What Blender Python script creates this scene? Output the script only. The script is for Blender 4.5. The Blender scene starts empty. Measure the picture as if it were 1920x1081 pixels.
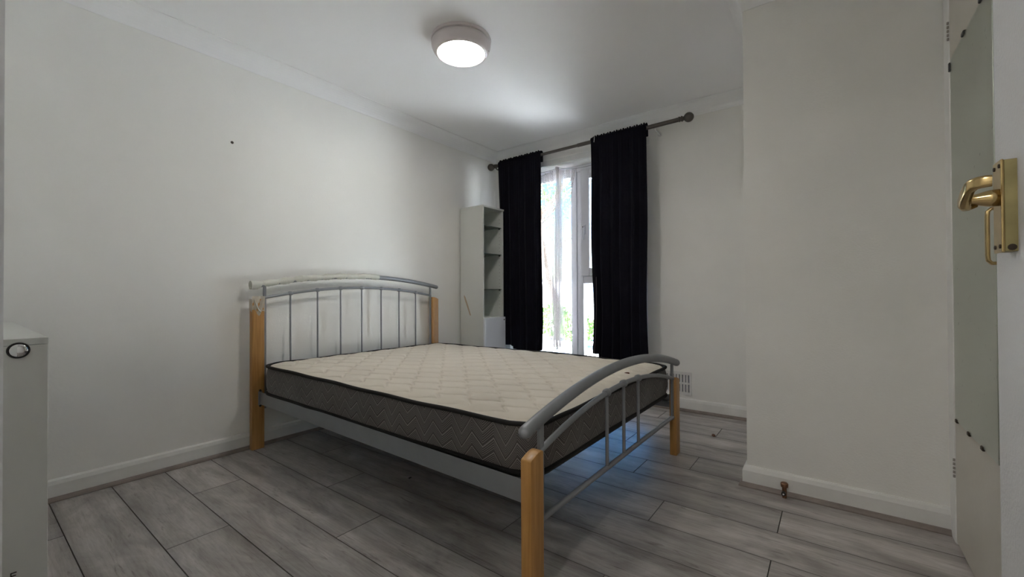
import bpy, bmesh, math, random
import numpy as np
from mathutils import Vector, Matrix, noise
random.seed(7)
PI = math.pi
sc = bpy.context.scene
COL = sc.collection

# ------------------------------------------------------------------ camera, world, light
def make_camera():
    yaw, pitch, roll = math.radians(37.0383), math.radians(0.5144), math.radians(-0.3081)
    F = Vector((-math.sin(yaw)*math.cos(pitch), math.cos(yaw)*math.cos(pitch), math.sin(pitch)))
    R = F.cross(Vector((0, 0, 1))).normalized(); U = R.cross(F)
    R2 = R*math.cos(roll) + U*math.sin(roll); U2 = U*math.cos(roll) - R*math.sin(roll)
    cam = bpy.data.cameras.new('camera'); cam.sensor_width = 36; cam.lens = 797.219/1920*36
    cam.clip_start = 0.01; cam.clip_end = 200
    o = bpy.data.objects.new('camera', cam); COL.objects.link(o)
    m = Matrix((R2, U2, -F)).transposed().to_4x4(); m.translation = Vector((2.67298, -3.28321, .88))
    o.matrix_world = m
    sc.camera = o
make_camera()
sc.view_settings.view_transform = 'Standard'
sc.view_settings.look = 'None'
sc.view_settings.exposure = 1.08
sc.view_settings.gamma = 1
sc.view_settings.use_curve_mapping = False
sc.cycles.max_bounces = 18; sc.cycles.diffuse_bounces = 14; sc.cycles.transparent_max_bounces = 16
sc.cycles.sample_clamp_indirect = 40

SUN_DIR = Vector((0.80, 0.16, -0.75)).normalized()      # the sun stands off to the side, just behind the window wall
w = bpy.data.worlds.new('sky'); sc.world = w; w.use_nodes = True
nt = w.node_tree; nt.nodes.clear()
wo = nt.nodes.new('ShaderNodeOutputWorld'); bg = nt.nodes.new('ShaderNodeBackground')
sk = nt.nodes.new('ShaderNodeTexSky'); sk.sky_type = 'NISHITA'; sk.sun_disc = False
sk.sun_elevation = math.radians(52); sk.sun_rotation = math.radians(260); sk.air_density = 1.0; sk.dust_density = 0.6
bg.inputs['Strength'].default_value = 0.4
hs = nt.nodes.new('ShaderNodeHueSaturation'); hs.inputs['Saturation'].default_value = 1.5
nt.links.new(sk.outputs[0], hs.inputs['Color']); nt.links.new(hs.outputs[0], bg.inputs[0]); nt.links.new(bg.outputs[0], wo.inputs[0])
sun = bpy.data.lights.new('sun', 'SUN'); sun.energy = 108; sun.angle = math.radians(1); sun.color = (1, .98, .96)
so = bpy.data.objects.new('sun', sun); COL.objects.link(so)
so.rotation_euler = SUN_DIR.to_track_quat('-Z', 'Y').to_euler()
LAMP_EMIT = 22.5
HALL_FILL_EMIT = 42.0  # strength of the added fill lamp in the hall

# ------------------------------------------------------------------ materials
def srgb(r, g, b):
    f = lambda c: (c/255/12.92) if c/255 <= .04045 else ((c/255+.055)/1.055)**2.4
    return (f(r), f(g), f(b), 1)
def mat(name, col, rough=.6, metal=0, bump=0, bscale=60, var=0, vscale=3, spec=.5, stretch=(1, 1, 1), sheen=0, col2=None, coord='Object'):
    m = bpy.data.materials.new(name); m.use_nodes = True
    n = m.node_tree.nodes; l = m.node_tree.links; p = n['Principled BSDF']
    p.inputs['Base Color'].default_value = col
    p.inputs['Roughness'].default_value = rough; p.inputs['Metallic'].default_value = metal
    p.inputs['Specular IOR Level'].default_value = spec
    if sheen: p.inputs['Sheen Weight'].default_value = sheen; p.inputs['Sheen Roughness'].default_value = .4
    tc = n.new('ShaderNodeTexCoord'); mp = n.new('ShaderNodeMapping'); mp.inputs['Scale'].default_value = stretch
    l.new(tc.outputs[coord], mp.inputs[0])
    if var:
        nz = n.new('ShaderNodeTexNoise'); nz.inputs['Scale'].default_value = vscale; nz.inputs['Detail'].default_value = 6
        l.new(mp.outputs[0], nz.inputs[0])
        r = n.new('ShaderNodeValToRGB'); r.color_ramp.elements[0].position = .3; r.color_ramp.elements[1].position = .7
        c2 = col2 or tuple(c*(1-var) for c in col[:3])+(1,)
        r.color_ramp.elements[0].color = c2; r.color_ramp.elements[1].color = col
        l.new(nz.outputs[0], r.inputs[0]); l.new(r.outputs[0], p.inputs['Base Color'])
    if bump:
        nb = n.new('ShaderNodeTexNoise'); nb.inputs['Scale'].default_value = bscale; nb.inputs['Detail'].default_value = 4
        l.new(mp.outputs[0], nb.inputs[0])
        b = n.new('ShaderNodeBump'); b.inputs['Strength'].default_value = bump; b.inputs['Distance'].default_value = .002
        l.new(nb.outputs[0], b.inputs['Height']); l.new(b.outputs[0], p.inputs['Normal'])
    return m
def M_nodes(m): return m.node_tree.nodes, m.node_tree.links, m.node_tree.nodes['Principled BSDF']

WALL = mat('wall paint', (.82, .815, .785, 1), .75, bump=.25, bscale=90, var=.05, vscale=1.6)
WALLB = mat('alcove wall paint', (.82, .81, .78, 1), .75, bump=.5, bscale=140, var=.07, vscale=2.5)
CEIL = mat('ceiling paint', (.85, .85, .85, 1), .85, bump=.15, bscale=60, var=.03, vscale=1.5)
GLOSS = mat('white gloss paint', (.76, .755, .735, 1), .38, bump=.25, bscale=45, var=.1, vscale=7)
DOORP = mat('cream door paint', (.58, .55, .49, 1), .5, bump=.3, bscale=50, var=.09, vscale=3)
DOORW = mat('white door paint', (.66, .66, .665, 1), .55, bump=.5, bscale=160, var=.04, vscale=6)
UPVC = mat('window plastic', (.72, .73, .78, 1), .35)
WHITE = mat('white laminate', (.62, .63, .60, 1), .45, var=.04, vscale=5)
WHITED = mat('white gloss cabinet door', (.72, .74, .79, 1), .2)
CAB2 = mat('low cabinet foil', (.66, .66, .63, 1), .55, var=.05, vscale=8)
PLASTIC = mat('white plastic', (.68, .67, .66, 1), .35)
LAMPP = mat('pinkish white lamp plastic', (.66, .60, .60, 1), .35)
STEEL = mat('silver grey powder coat', (.25, .26, .28, 1), .42, metal=.3, bump=.1, bscale=300, var=.08, vscale=20)
POLE = mat('brushed pewter', (.13, .115, .105, 1), .35, metal=.8)
BLACKM = mat('black plastic', (.015, .015, .015, 1), .45)
BRASS = mat('polished brass', (.62, .46, .22, 1), .22, metal=1, var=.25, vscale=30, bump=.15, bscale=40)
BRASSD = mat('dull brass', (.42, .36, .18, 1), .38, metal=.9, var=.3, vscale=25)
COPPER = mat('old copper fitting', (.32, .17, .10, 1), .4, metal=.7, var=.5, vscale=60)
RUST = mat('dark screw', (.05, .035, .025, 1), .6, metal=.5)
CHROME = mat('chrome', (.7, .7, .7, 1), .08, metal=1)
BEAD = mat('grey brown beading', (.27, .225, .205, 1), .5, var=.3, vscale=14)
CURT = mat('black navy velvet curtain', (.0052, .0050, .0095, 1), .9, spec=.12, sheen=.02, bump=.3, bscale=200)
FOAM = mat('foam wrap', (.60, .60, .53, 1), .5, bump=.6, bscale=70, var=.1, vscale=20)
TAPE = mat('brown tape mark', (.42, .33, .24, 1), .6)
LEAF = mat('dry leaf', (.16, .07, .035, 1), .7, var=.4, vscale=80)
BIND = mat('black binding tape', (.012, .011, .011, 1), .7, spec=.25, bump=.4, bscale=300)
UNDER = mat('black underside cloth', (.03, .03, .03, 1), .9)

def tape_film():
    m = bpy.data.materials.new('cloudy packing film'); m.use_nodes = True
    n, l, p = M_nodes(m)
    p.inputs['Base Color'].default_value = (.62, .56, .46, 1); p.inputs['Roughness'].default_value = .3
    p.inputs['Alpha'].default_value = .72
    return m
FILM = tape_film()

def wood():
    m = mat('honey pine', (.52, .25, .075, 1), .42)
    n, l, p = M_nodes(m)
    tc = n.new('ShaderNodeTexCoord'); mp = n.new('ShaderNodeMapping'); mp.inputs['Scale'].default_value = (28, 28, 1.6)
    oi = n.new('ShaderNodeObjectInfo'); ad = n.new('ShaderNodeVectorMath'); ad.operation = 'ADD'
    l.new(tc.outputs['Object'], mp.inputs[0]); l.new(mp.outputs[0], ad.inputs[0]); l.new(oi.outputs['Random'], ad.inputs[1])
    wv = n.new('ShaderNodeTexNoise'); wv.inputs['Scale'].default_value = 1.5; wv.inputs['Detail'].default_value = 8; wv.inputs['Distortion'].default_value = 1.2
    l.new(ad.outputs[0], wv.inputs[0])
    r = n.new('ShaderNodeValToRGB'); r.color_ramp.elements[0].position = .32; r.color_ramp.elements[1].position = .68
    r.color_ramp.elements[0].color = (.34, .165, .042, 1); r.color_ramp.elements[1].color = (.50, .265, .082, 1)
    l.new(wv.outputs[0], r.inputs[0]); l.new(r.outputs[0], p.inputs['Base Color'])
    p.inputs['Coat Weight'].default_value = .05
    return m
WOOD = wood()

def plank_mat():
    m = mat('grey oak laminate', (.25, .22, .21, 1), .33, spec=.5)
    n, l, p = M_nodes(m)
    tc = n.new('ShaderNodeTexCoord'); oi = n.new('ShaderNodeObjectInfo')
    cm = n.new('ShaderNodeCombineXYZ'); ml = n.new('ShaderNodeMath'); ml.operation = 'MULTIPLY'; ml.inputs[1].default_value = 37
    l.new(oi.outputs['Random'], ml.inputs[0]); l.new(ml.outputs[0], cm.inputs[0]); l.new(ml.outputs[0], cm.inputs[1])
    ad = n.new('ShaderNodeVectorMath'); ad.operation = 'ADD'; l.new(tc.outputs['Object'], ad.inputs[0]); l.new(cm.outputs[0], ad.inputs[1])
    def nz(scale, sx, sy, det, dist):
        mp = n.new('ShaderNodeMapping'); mp.inputs['Scale'].default_value = (sx, sy, 1)
        l.new(ad.outputs[0], mp.inputs[0])
        t = n.new('ShaderNodeTexNoise'); t.inputs['Scale'].default_value = scale; t.inputs['Detail'].default_value = det
        t.inputs['Distortion'].default_value = dist; t.inputs['Roughness'].default_value = .6
        l.new(mp.outputs[0], t.inputs[0]); return t
    def ramp(src, p0, p1, c0, c1):
        r = n.new('ShaderNodeValToRGB'); r.color_ramp.elements[0].position = p0; r.color_ramp.elements[1].position = p1
        r.color_ramp.elements[0].color = c0; r.color_ramp.elements[1].color = c1
        l.new(src, r.inputs[0]); return r
    def mix(a, b, mode='MULTIPLY', fac=1.0):
        x = n.new('ShaderNodeMix'); x.data_type = 'RGBA'; x.blend_type = mode; x.inputs[0].default_value = fac
        l.new(a, x.inputs[6]); l.new(b, x.inputs[7]); return x.outputs[2]
    cloud = ramp(nz(3.0, 1.2, 3.0, 7, .9).outputs[0], .30, .66, (.27, .245, .235, 1), (.50, .465, .45, 1))
    grain = ramp(nz(7, 1.3, 17, 8, .5).outputs[0], .34, .58, (.82, .80, .79, 1), (1.03, 1.03, 1.03, 1))
    dark = ramp(nz(5, .9, 8, 9, 2.2).outputs[0], .30, .42, (.60, .57, .55, 1), (1, 1, 1, 1))
    # cathedral figure: distorted bands
    mpw = n.new('ShaderNodeMapping'); mpw.inputs['Scale'].default_value = (.75, 7, 1); l.new(ad.outputs[0], mpw.inputs[0])
    wv = n.new('ShaderNodeTexWave'); wv.wave_type = 'BANDS'; wv.bands_direction = 'Y'; wv.inputs['Scale'].default_value = 0.4
    wv.inputs['Distortion'].default_value = 7; wv.inputs['Detail'].default_value = 3; wv.inputs['Detail Scale'].default_value = .8
    l.new(mpw.outputs[0], wv.inputs[0])
    fig = ramp(wv.outputs[0], .0, .5, (.87, .86, .85, 1), (1.04, 1.04, 1.04, 1))
    sy = n.new('ShaderNodeSeparateXYZ'); l.new(tc.outputs['Object'], sy.inputs[0])
    ab = n.new('ShaderNodeMath'); ab.operation = 'ABSOLUTE'; l.new(sy.outputs[1], ab.inputs[0])
    wob = n.new('ShaderNodeMath'); wob.operation = 'MULTIPLY_ADD'; l.new(nz(2.2, 1.0, 1.0, 3, 0).outputs[0], wob.inputs[0]); wob.inputs[1].default_value = .06; l.new(ab.outputs[0], wob.inputs[2])
    edge = n.new('ShaderNodeMapRange'); edge.inputs[1].default_value = .085; edge.inputs[2].default_value = .135; edge.inputs[3].default_value = 1; edge.inputs[4].default_value = .72; edge.interpolation_type = 'SMOOTHSTEP'
    l.new(wob.outputs[0], edge.inputs[0])
    c = mix(cloud.outputs[0], grain.outputs[0]); c = mix(c, edge.outputs[0]); c = mix(c, dark.outputs[0]); c = mix(c, fig.outputs[0])
    hs = n.new('ShaderNodeHueSaturation'); hs.inputs['Saturation'].default_value = .9
    mr = n.new('ShaderNodeMapRange'); mr.inputs[3].default_value = .88; mr.inputs[4].default_value = 1.12
    l.new(oi.outputs['Random'], mr.inputs[0]); l.new(mr.outputs[0], hs.inputs['Value'])
    l.new(c, hs.inputs['Color']); l.new(hs.outputs[0], p.inputs['Base Color'])
    b = n.new('ShaderNodeBump'); b.inputs['Strength'].default_value = .25; b.inputs['Distance'].default_value = .001
    l.new(grain.outputs[0], b.inputs['Height']); l.new(b.outputs[0], p.inputs['Normal'])
    return m
PLANK = plank_mat()

def quilt_mat():
    m = mat('ivory knitted quilt', (.70, .645, .56, 1), .85, spec=.2, bump=.5, bscale=420, var=.07, vscale=3)
    return m
QUILT = quilt_mat()

def side_mat():
    """charcoal knit printed with fine silver zigzag stripes"""
    m = mat('charcoal zigzag border fabric', (.03, .027, .026, 1), .8, spec=.3, sheen=.2)
    n, l, p = M_nodes(m)
    tc = n.new('ShaderNodeTexCoord'); sp = n.new('ShaderNodeSeparateXYZ'); l.new(tc.outputs['Object'], sp.inputs[0])
    def mth(op, a, b=None, c=None):
        x = n.new('ShaderNodeMath'); x.operation = op
        for i, v in enumerate((a, b, c)):
            if v is None: continue
            if isinstance(v, (int, float)): x.inputs[i].default_value = v
            else: l.new(v, x.inputs[i])
        return x.outputs[0]
    u = mth('ADD', sp.outputs[0], sp.outputs[1])
    def tri(u, P, A):
        f = mth('FRACT', mth('DIVIDE', u, P)); return mth('MULTIPLY', mth('ABSOLUTE', mth('SUBTRACT', f, .5)), 2*A)
    z1 = mth('ADD', mth('ADD', tri(u, .095, .05), tri(u, .19, .022)), sp.outputs[2])
    fine = mth('FRACT', mth('DIVIDE', z1, .0075))
    line = mth('LESS_THAN', fine, .22)
    grp = mth('GREATER_THAN', mth('FRACT', mth('DIVIDE', z1, .047)), .22)
    strong = mth('LESS_THAN', mth('FRACT', mth('DIVIDE', z1, .047)), .035)
    k = mth('MAXIMUM', mth('MULTIPLY', mth('MULTIPLY', line, grp), .6), strong)
    nz = n.new('ShaderNodeTexNoise'); nz.inputs['Scale'].default_value = 5; l.new(tc.outputs['Object'], nz.inputs[0])
    k = mth('MULTIPLY', k, mth('ADD', nz.outputs[0], .4))
    ck = mth('MULTIPLY', mth('LESS_THAN', mth('FRACT', mth('DIVIDE', sp.outputs[2], .004)), .5), .05)
    k = mth('ADD', k, ck)
    x = n.new('ShaderNodeMix'); x.data_type = 'RGBA'; l.new(k, x.inputs[0])
    x.inputs[6].default_value = (.062, .054, .052, 1); x.inputs[7].default_value = (.40, .37, .35, 1)
    l.new(x.outputs[2], p.inputs['Base Color'])
    return m
BORDER = side_mat()

def glass(name, col=(.9, .96, .95, 1), rough=0.0):
    m = bpy.data.materials.new(name); m.use_nodes = True
    n = m.node_tree.nodes; l = m.node_tree.links; n.clear()
    o = n.new('ShaderNodeOutputMaterial'); g = n.new('ShaderNodeBsdfGlossy'); t = n.new('ShaderNodeBsdfTransparent')
    g.inputs['Roughness'].default_value = .02; t.inputs['Color'].default_value = col
    fr = n.new('ShaderNodeFresnel'); fr.inputs['IOR'].default_value = 1.45
    mx = n.new('ShaderNodeMixShader'); l.new(fr.outputs[0], mx.inputs[0]); l.new(t.outputs[0], mx.inputs[1]); l.new(g.outputs[0], mx.inputs[2])
    l.new(mx.outputs[0], o.inputs[0]); return m
PANE = glass('window glass', (.93, .97, .98, 1))
SHELFG = glass('greenish shelf glass', (.82, .9, .86, 1))
SHELFE = mat('glass shelf edge', (.10, .13, .11, 1), .2)

def mirror_mat():
    m = mat('old green tinted mirror', (.50, .53, .47, 1), .28, metal=1)
    n, l, p = M_nodes(m)
    tc = n.new('ShaderNodeTexCoord'); v = n.new('ShaderNodeTexNoise'); v.inputs['Scale'].default_value = 45; v.inputs['Detail'].default_value = 3
    l.new(tc.outputs['Object'], v.inputs[0])
    r = n.new('ShaderNodeValToRGB'); r.color_ramp.elements[0].position = .25; r.color_ramp.elements[1].position = .32
    r.color_ramp.elements[0].color = (.30, .32, .28, 1); r.color_ramp.elements[1].color = (.52, .55, .49, 1)
    l.new(v.outputs[0], r.inputs[0]); l.new(r.outputs[0], p.inputs['Base Color'])
    return m
MIRROR = mirror_mat()

def lace_mat():
    m = bpy.data.materials.new('ivory lace net'); m.use_nodes = True
    n = m.node_tree.nodes; l = m.node_tree.links; n.clear()
    o = n.new('ShaderNodeOutputMaterial'); t = n.new('ShaderNodeBsdfTransparent')
    d = n.new('ShaderNodeBsdfDiffuse'); d.inputs[0].default_value = (.74, .70, .70, 1)
    tl = n.new('ShaderNodeBsdfTranslucent'); tl.inputs[0].default_value = (.50, .47, .48, 1)
    ms = n.new('ShaderNodeMixShader'); ms.inputs[0].default_value = .10; l.new(d.outputs[0], ms.inputs[1]); l.new(tl.outputs[0], ms.inputs[2])
    tc = n.new('ShaderNodeTexCoord')
    def ring(scale, seed):
        v = n.new('ShaderNodeTexVoronoi'); v.inputs['Scale'].default_value = scale; v.feature = 'F1'
        l.new(tc.outputs['UV'], v.inputs[0])
        s = n.new('ShaderNodeMath'); s.operation = 'MULTIPLY'; s.inputs[1].default_value = 26; l.new(v.outputs['Distance'], s.inputs[0])
        c = n.new('ShaderNodeMath'); c.operation = 'SINE'; l.new(s.outputs[0], c.inputs[0])
        g = n.new('ShaderNodeMath'); g.operation = 'GREATER_THAN'; g.inputs[1].default_value = .15; l.new(c.outputs[0], g.inputs[0])
        return g.outputs[0]
    r1 = ring(22, 0)
    at = n.new('ShaderNodeAttribute'); at.attribute_name = 'gather'       # how tightly the net is bunched up
    lo = n.new('ShaderNodeMapRange'); lo.inputs[3].default_value = .15; lo.inputs[4].default_value = .88; l.new(at.outputs['Fac'], lo.inputs[0])
    hi = n.new('ShaderNodeMapRange'); hi.inputs[3].default_value = .34; hi.inputs[4].default_value = 1.0; l.new(at.outputs['Fac'], hi.inputs[0])
    mp = n.new('ShaderNodeMix'); mp.data_type = 'FLOAT'; l.new(r1, mp.inputs[0]); l.new(lo.outputs[0], mp.inputs[2]); l.new(hi.outputs[0], mp.inputs[3])
    mx = n.new('ShaderNodeMixShader'); l.new(mp.outputs[0], mx.inputs[0]); l.new(t.outputs[0], mx.inputs[1]); l.new(ms.outputs[0], mx.inputs[2])
    l.new(mx.outputs[0], o.inputs[0]); return m
LACE = lace_mat()

def emit(name, col, s):
    m = bpy.data.materials.new(name); m.use_nodes = True
    n = m.node_tree.nodes; l = m.node_tree.links; n.clear()
    o = n.new('ShaderNodeOutputMaterial'); e = n.new('ShaderNodeEmission'); e.inputs[0].default_value = col; e.inputs[1].default_value = s
    l.new(e.outputs[0], o.inputs[0]); return m
GLOW = emit('lit diffuser', (1, .965, .89, 1), LAMP_EMIT)
GLOW_FILL = emit('hall fill glow', (1, .97, .92, 1), HALL_FILL_EMIT)  # glow of the added hall fill
PAVE = mat('pale paving', (.70, .70, .72, 1), .9, var=.15, vscale=1.5)
RENDERW = mat('white render', (.72, .72, .70, 1), .9, var=.08, vscale=2)
ROOFT = mat('slate roof', (.16, .17, .20, 1), .8, var=.3, vscale=4)
BARK = mat('bark', (.12, .09, .07, 1), .9, var=.4, vscale=12)
FOLI = mat('fresh green leaves', (.16, .30, .07, 1), .7, var=.5, vscale=2)
BLUEG = mat('pale blue garage door', (.36, .46, .60, 1), .6)

# ------------------------------------------------------------------ mesh helpers
def new(name, bm, m, parent=None, smooth=False):
    me = bpy.data.meshes.new(name); bm.normal_update(); bm.to_mesh(me); bm.free()
    return newme(name, me, m, parent, smooth)
def wloc(o):
    v = Vector((0, 0, 0))
    while o: v += o.location; o = o.parent
    return v
def newme(name, me, m, parent=None, smooth=False):
    o = bpy.data.objects.new(name, me); COL.objects.link(o)
    for x in (m if isinstance(m, (list, tuple)) else [m]): me.materials.append(x)
    if smooth: me.polygons.foreach_set('use_smooth', [True]*len(me.polygons))
    if parent:
        o.parent = parent
        o.location = -wloc(parent)             # geometry is modelled in world coordinates
    return o
def center_origin(o, c):
    """moves the object's origin to world point c without moving its geometry (parent unrotated)"""
    p = wloc(o.parent)
    cur = p + o.location
    o.data.transform(Matrix.Translation(cur-Vector(c))); o.location = Vector(c)-p
    return o
def box(bm, x0, x1, y0, y1, z0, z1, bev=0, segs=1, rot=None):
    g = bmesh.ops.create_cube(bm, size=1); vs = g['verts']
    for v in vs: v.co = Vector(((x0+x1)/2+v.co.x*(x1-x0), (y0+y1)/2+v.co.y*(y1-y0), (z0+z1)/2+v.co.z*(z1-z0)))
    if bev:
        es = list({e for v in vs for e in v.link_edges})
        r = bmesh.ops.bevel(bm, geom=es, offset=bev, segments=segs, affect='EDGES', profile=.5)
        vs = list({v for f in r['faces'] for v in f.verts} | {v for v in vs if v.is_valid})
    if rot: bmesh.ops.transform(bm, matrix=rot, verts=vs)
    return vs
def BX(*a, **k):
    bm = bmesh.new(); box(bm, *a, **k); return bm
def tube(bm, pts, r, seg=14, cap=True, ry=None, up=None, closed=False):
    pts = [Vector(p) for p in pts]; N = len(pts)
    rs = r if isinstance(r, (list, tuple)) else [r]*N
    rings = []; prev = None
    for i, p in enumerate(pts):
        if closed: t = pts[(i+1) % N]-pts[i-1]
        else: t = pts[min(i+1, N-1)]-pts[max(i-1, 0)]
        t.normalize()
        if up is not None: a = t.cross(Vector(up))
        elif prev is None: a = t.cross(Vector((0, 0, 1)) if abs(t.z) < .9 else Vector((1, 0, 0)))
        else: a = prev - t*prev.dot(t)
        a.normalize(); prev = a; b = t.cross(a)
        k = (ry/ r) if ry else 1
        rings.append([bm.verts.new(p + a*rs[i]*math.cos(2*PI*j/seg) + b*rs[i]*k*math.sin(2*PI*j/seg)) for j in range(seg)])
    for i in range(N if closed else N-1):
        A, B = rings[i], rings[(i+1) % N]
        for j in range(seg): bm.faces.new((A[j], A[(j+1) % seg], B[(j+1) % seg], B[j]))
    if cap and not closed: bm.faces.new(rings[0][::-1]); bm.faces.new(rings[-1])
    return bm
def TB(*a, **k): return tube(bmesh.new(), *a, **k)
def lathe(bm, prof, c, axis='Z', seg=40):
    """prof: (radius, height) pairs about axis through c"""
    c = Vector(c); rings = []
    def P(r, h, a):
        x, y = r*math.cos(a), r*math.sin(a)
        return c + (Vector((x, y, h)) if axis == 'Z' else Vector((h, x, y)) if axis == 'X' else Vector((x, h, y)))
    for r, h in prof:
        rings.append([bm.verts.new(P(0, h, 0))] if r < 1e-6 else [bm.verts.new(P(r, h, 2*PI*j/seg)) for j in range(seg)])
    for A, B in zip(rings, rings[1:]):
        for j in range(seg):
            k = (j+1) % seg
            if len(A) == 1 and len(B) == 1: continue
            if len(A) == 1: bm.faces.new((A[0], B[k], B[j]))
            elif len(B) == 1: bm.faces.new((A[j], A[k], B[0]))
            else: bm.faces.new((A[j], A[k], B[k], B[j]))
    bmesh.ops.recalc_face_normals(bm, faces=bm.faces)
    return bm
def LT(*a, **k): return lathe(bmesh.new(), *a, **k)
def sweep(bm, prof, a, b, out, up=(0, 0, 1), ma=0, mb=0):
    """prof (distance from wall, height) extruded from a to b; ma/mb: mitre shear at each end (+1 longer with distance)"""
    a, b, out, up = map(Vector, (a, b, out, up)); t = (b-a).normalized()
    A = [bm.verts.new(a + out*d + up*h - t*d*ma) for d, h in prof]
    B = [bm.verts.new(b + out*d + up*h + t*d*mb) for d, h in prof]
    n = len(prof)
    for i in range(n): bm.faces.new((A[i], A[(i+1) % n], B[(i+1) % n], B[i]))
    bm.faces.new(A[::-1]); bm.faces.new(B)
    bmesh.ops.recalc_face_normals(bm, faces=bm.faces)
    return bm
def SW(*a, **k): return sweep(bmesh.new(), *a, **k)
def tag(o, label=None, cat=None, group=None, kind=None):
    if label: o['label'] = label
    if cat: o['category'] = cat
    if group: o['group'] = group
    if kind: o['kind'] = kind
    return o
def empty(name, loc=(0, 0, 0), label=None, cat=None, group=None, kind=None):
    o = bpy.data.objects.new(name, None); o.location = loc; o.empty_display_size = .1; COL.objects.link(o)
    return tag(o, label, cat, group, kind)
def struct(name, bm, m, smooth=False, label=None, parent=None):
    o = new(name, bm, m, parent, smooth)
    if not parent: o['kind'] = 'structure'
    if label: o['label'] = label
    return o
def autosmooth(o, ang=40):
    me = o.data; me.polygons.foreach_set('use_smooth', [True]*len(me.polygons))
    bm = bmesh.new(); bm.from_mesh(me)
    for e in bm.edges:
        if len(e.link_faces) == 2 and e.calc_face_angle(0) > math.radians(ang): e.smooth = False
    bm.to_mesh(me); bm.free(); return o

# ------------------------------------------------------------------ room
H = 2.246; CV = .085
XR = 3.0165; YC = -1.0916; XC = 2.3538; YN = -3.262
OX0, OX1 = 2.10, 2.93                     # doorway in the near wall
WX0, WX1, WZ0, WZ1 = .17, 1.52, .235, 2.02  # window opening
T = .3
# window wall
bm = bmesh.new()
box(bm, -.15, WX0, 0, T, -.1, H+.1); box(bm, WX1, XC+.9, 0, T, -.1, H+.1)
box(bm, WX0, WX1, 0, T, -.1, WZ0); box(bm, WX0, WX1, 0, T, WZ1, H+.1)
struct('wall_back', bm, WALLB, label='white wall with the window')
struct('wall_left', BX(-.15, 0, YN-.1, 0, -.1, H+.1), WALL, label='white wall behind the headboard')
wa = struct('wall_right', BX(XC, XR+.6, YC, 0, -.1, H+.1), WALLB, label='white wall projecting beside the cupboard')
struct('wall_cupboard', BX(XR, XR+.15, -3.26, YC, -.1, H+.1), WALLB, label='white wall holding the cupboard door')
bm = bmesh.new()
box(bm, -.15, OX0, YN-.1, YN, -.1, H+.1); box(bm, OX1+.03, XR+.15, YN-.1, YN, -.1, H+.1); box(bm, OX0, OX1+.03, YN-.1, YN, 2.03, H+.1)
struct('wall_near', bm, WALL, label='white wall with the room doorway')
struct('ceiling', BX(-.15, XR+.6, YN-.1, 0, H, H+.1), CEIL, label='flat white ceiling')
# covings
def cove_prof():
    pr = [(0, H), (0, H-CV)]
    pr += [(CV*(1-math.cos(a)) if True else 0, H-CV+CV*math.sin(a)) for a in []]
    pts = [(0, H-CV), (.003, H-CV)]
    for i in range(9):
        a = PI/2*i/8; pts.append((.003+(CV-.006)*(1-math.cos(a)), H-CV+.001+(CV-.004)*math.sin(a)))
    pts += [(CV, H-.003), (CV, H+.001), (0, H+.001)]
    return pts
cp = cove_prof()
struct('trim_1', SW(cp, (0, YN, 0), (0, 0, 0), (1, 0, 0), mb=-1), CEIL, label='coving above the headboard wall')
struct('trim_2', SW(cp, (0, 0, 0), (XC, 0, 0), (0, -1, 0), ma=-1), CEIL, label='coving above the window wall')
struct('trim_3', SW(cp, (XC, YC, 0), (XR, YC, 0), (0, -1, 0), ma=1, mb=-1), CEIL, label='coving above the projecting wall')
struct('trim_4', SW(cp, (XC, 0, 0), (XC, YC, 0), (-1, 0, 0), mb=1), CEIL, label='coving on the side of the projecting wall')
struct('trim_5', SW(cp, (XR, YC, 0), (XR, YN, 0), (-1, 0, 0), ma=-1), CEIL, label='coving above the cupboard')
# skirting + bead
sp_ = [(0, 0), (.017, 0), (.017, .070), (.012, .086), (.006, .092), (0, .092)]
bd = [(.017, 0), (.031, 0), (.031, .005), (.027, .013), (.022, .018), (.017, .019)]
def skirt(name, a, b, out, ma=0, mb=0, label=None):
    s = struct(name, SW(sp_, a, b, out, ma=ma, mb=mb), GLOSS, label=label)
    q = new('bead', SW(bd, a, b, out, ma=ma, mb=mb), BEAD, s); q['label'] = 'grey brown quadrant beading'
skirt('baseboard_left', (0, YN, 0), (0, 0, 0), (1, 0, 0), mb=-1, label='white skirting with scuff marks behind the bed')
skirt('baseboard_back', (0, 0, 0), (XC, 0, 0), (0, -1, 0), ma=-1, label='white skirting under the window')
skirt('baseboard_right', (XC, YC, 0), (XR-.012, YC, 0), (0, -1, 0), ma=1, label='white skirting of the projecting wall')
skirt('baseboard_corner', (XC, 0, 0), (XC, YC, 0), (-1, 0, 0), mb=1, label='white skirting on the side of the projecting wall')

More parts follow.
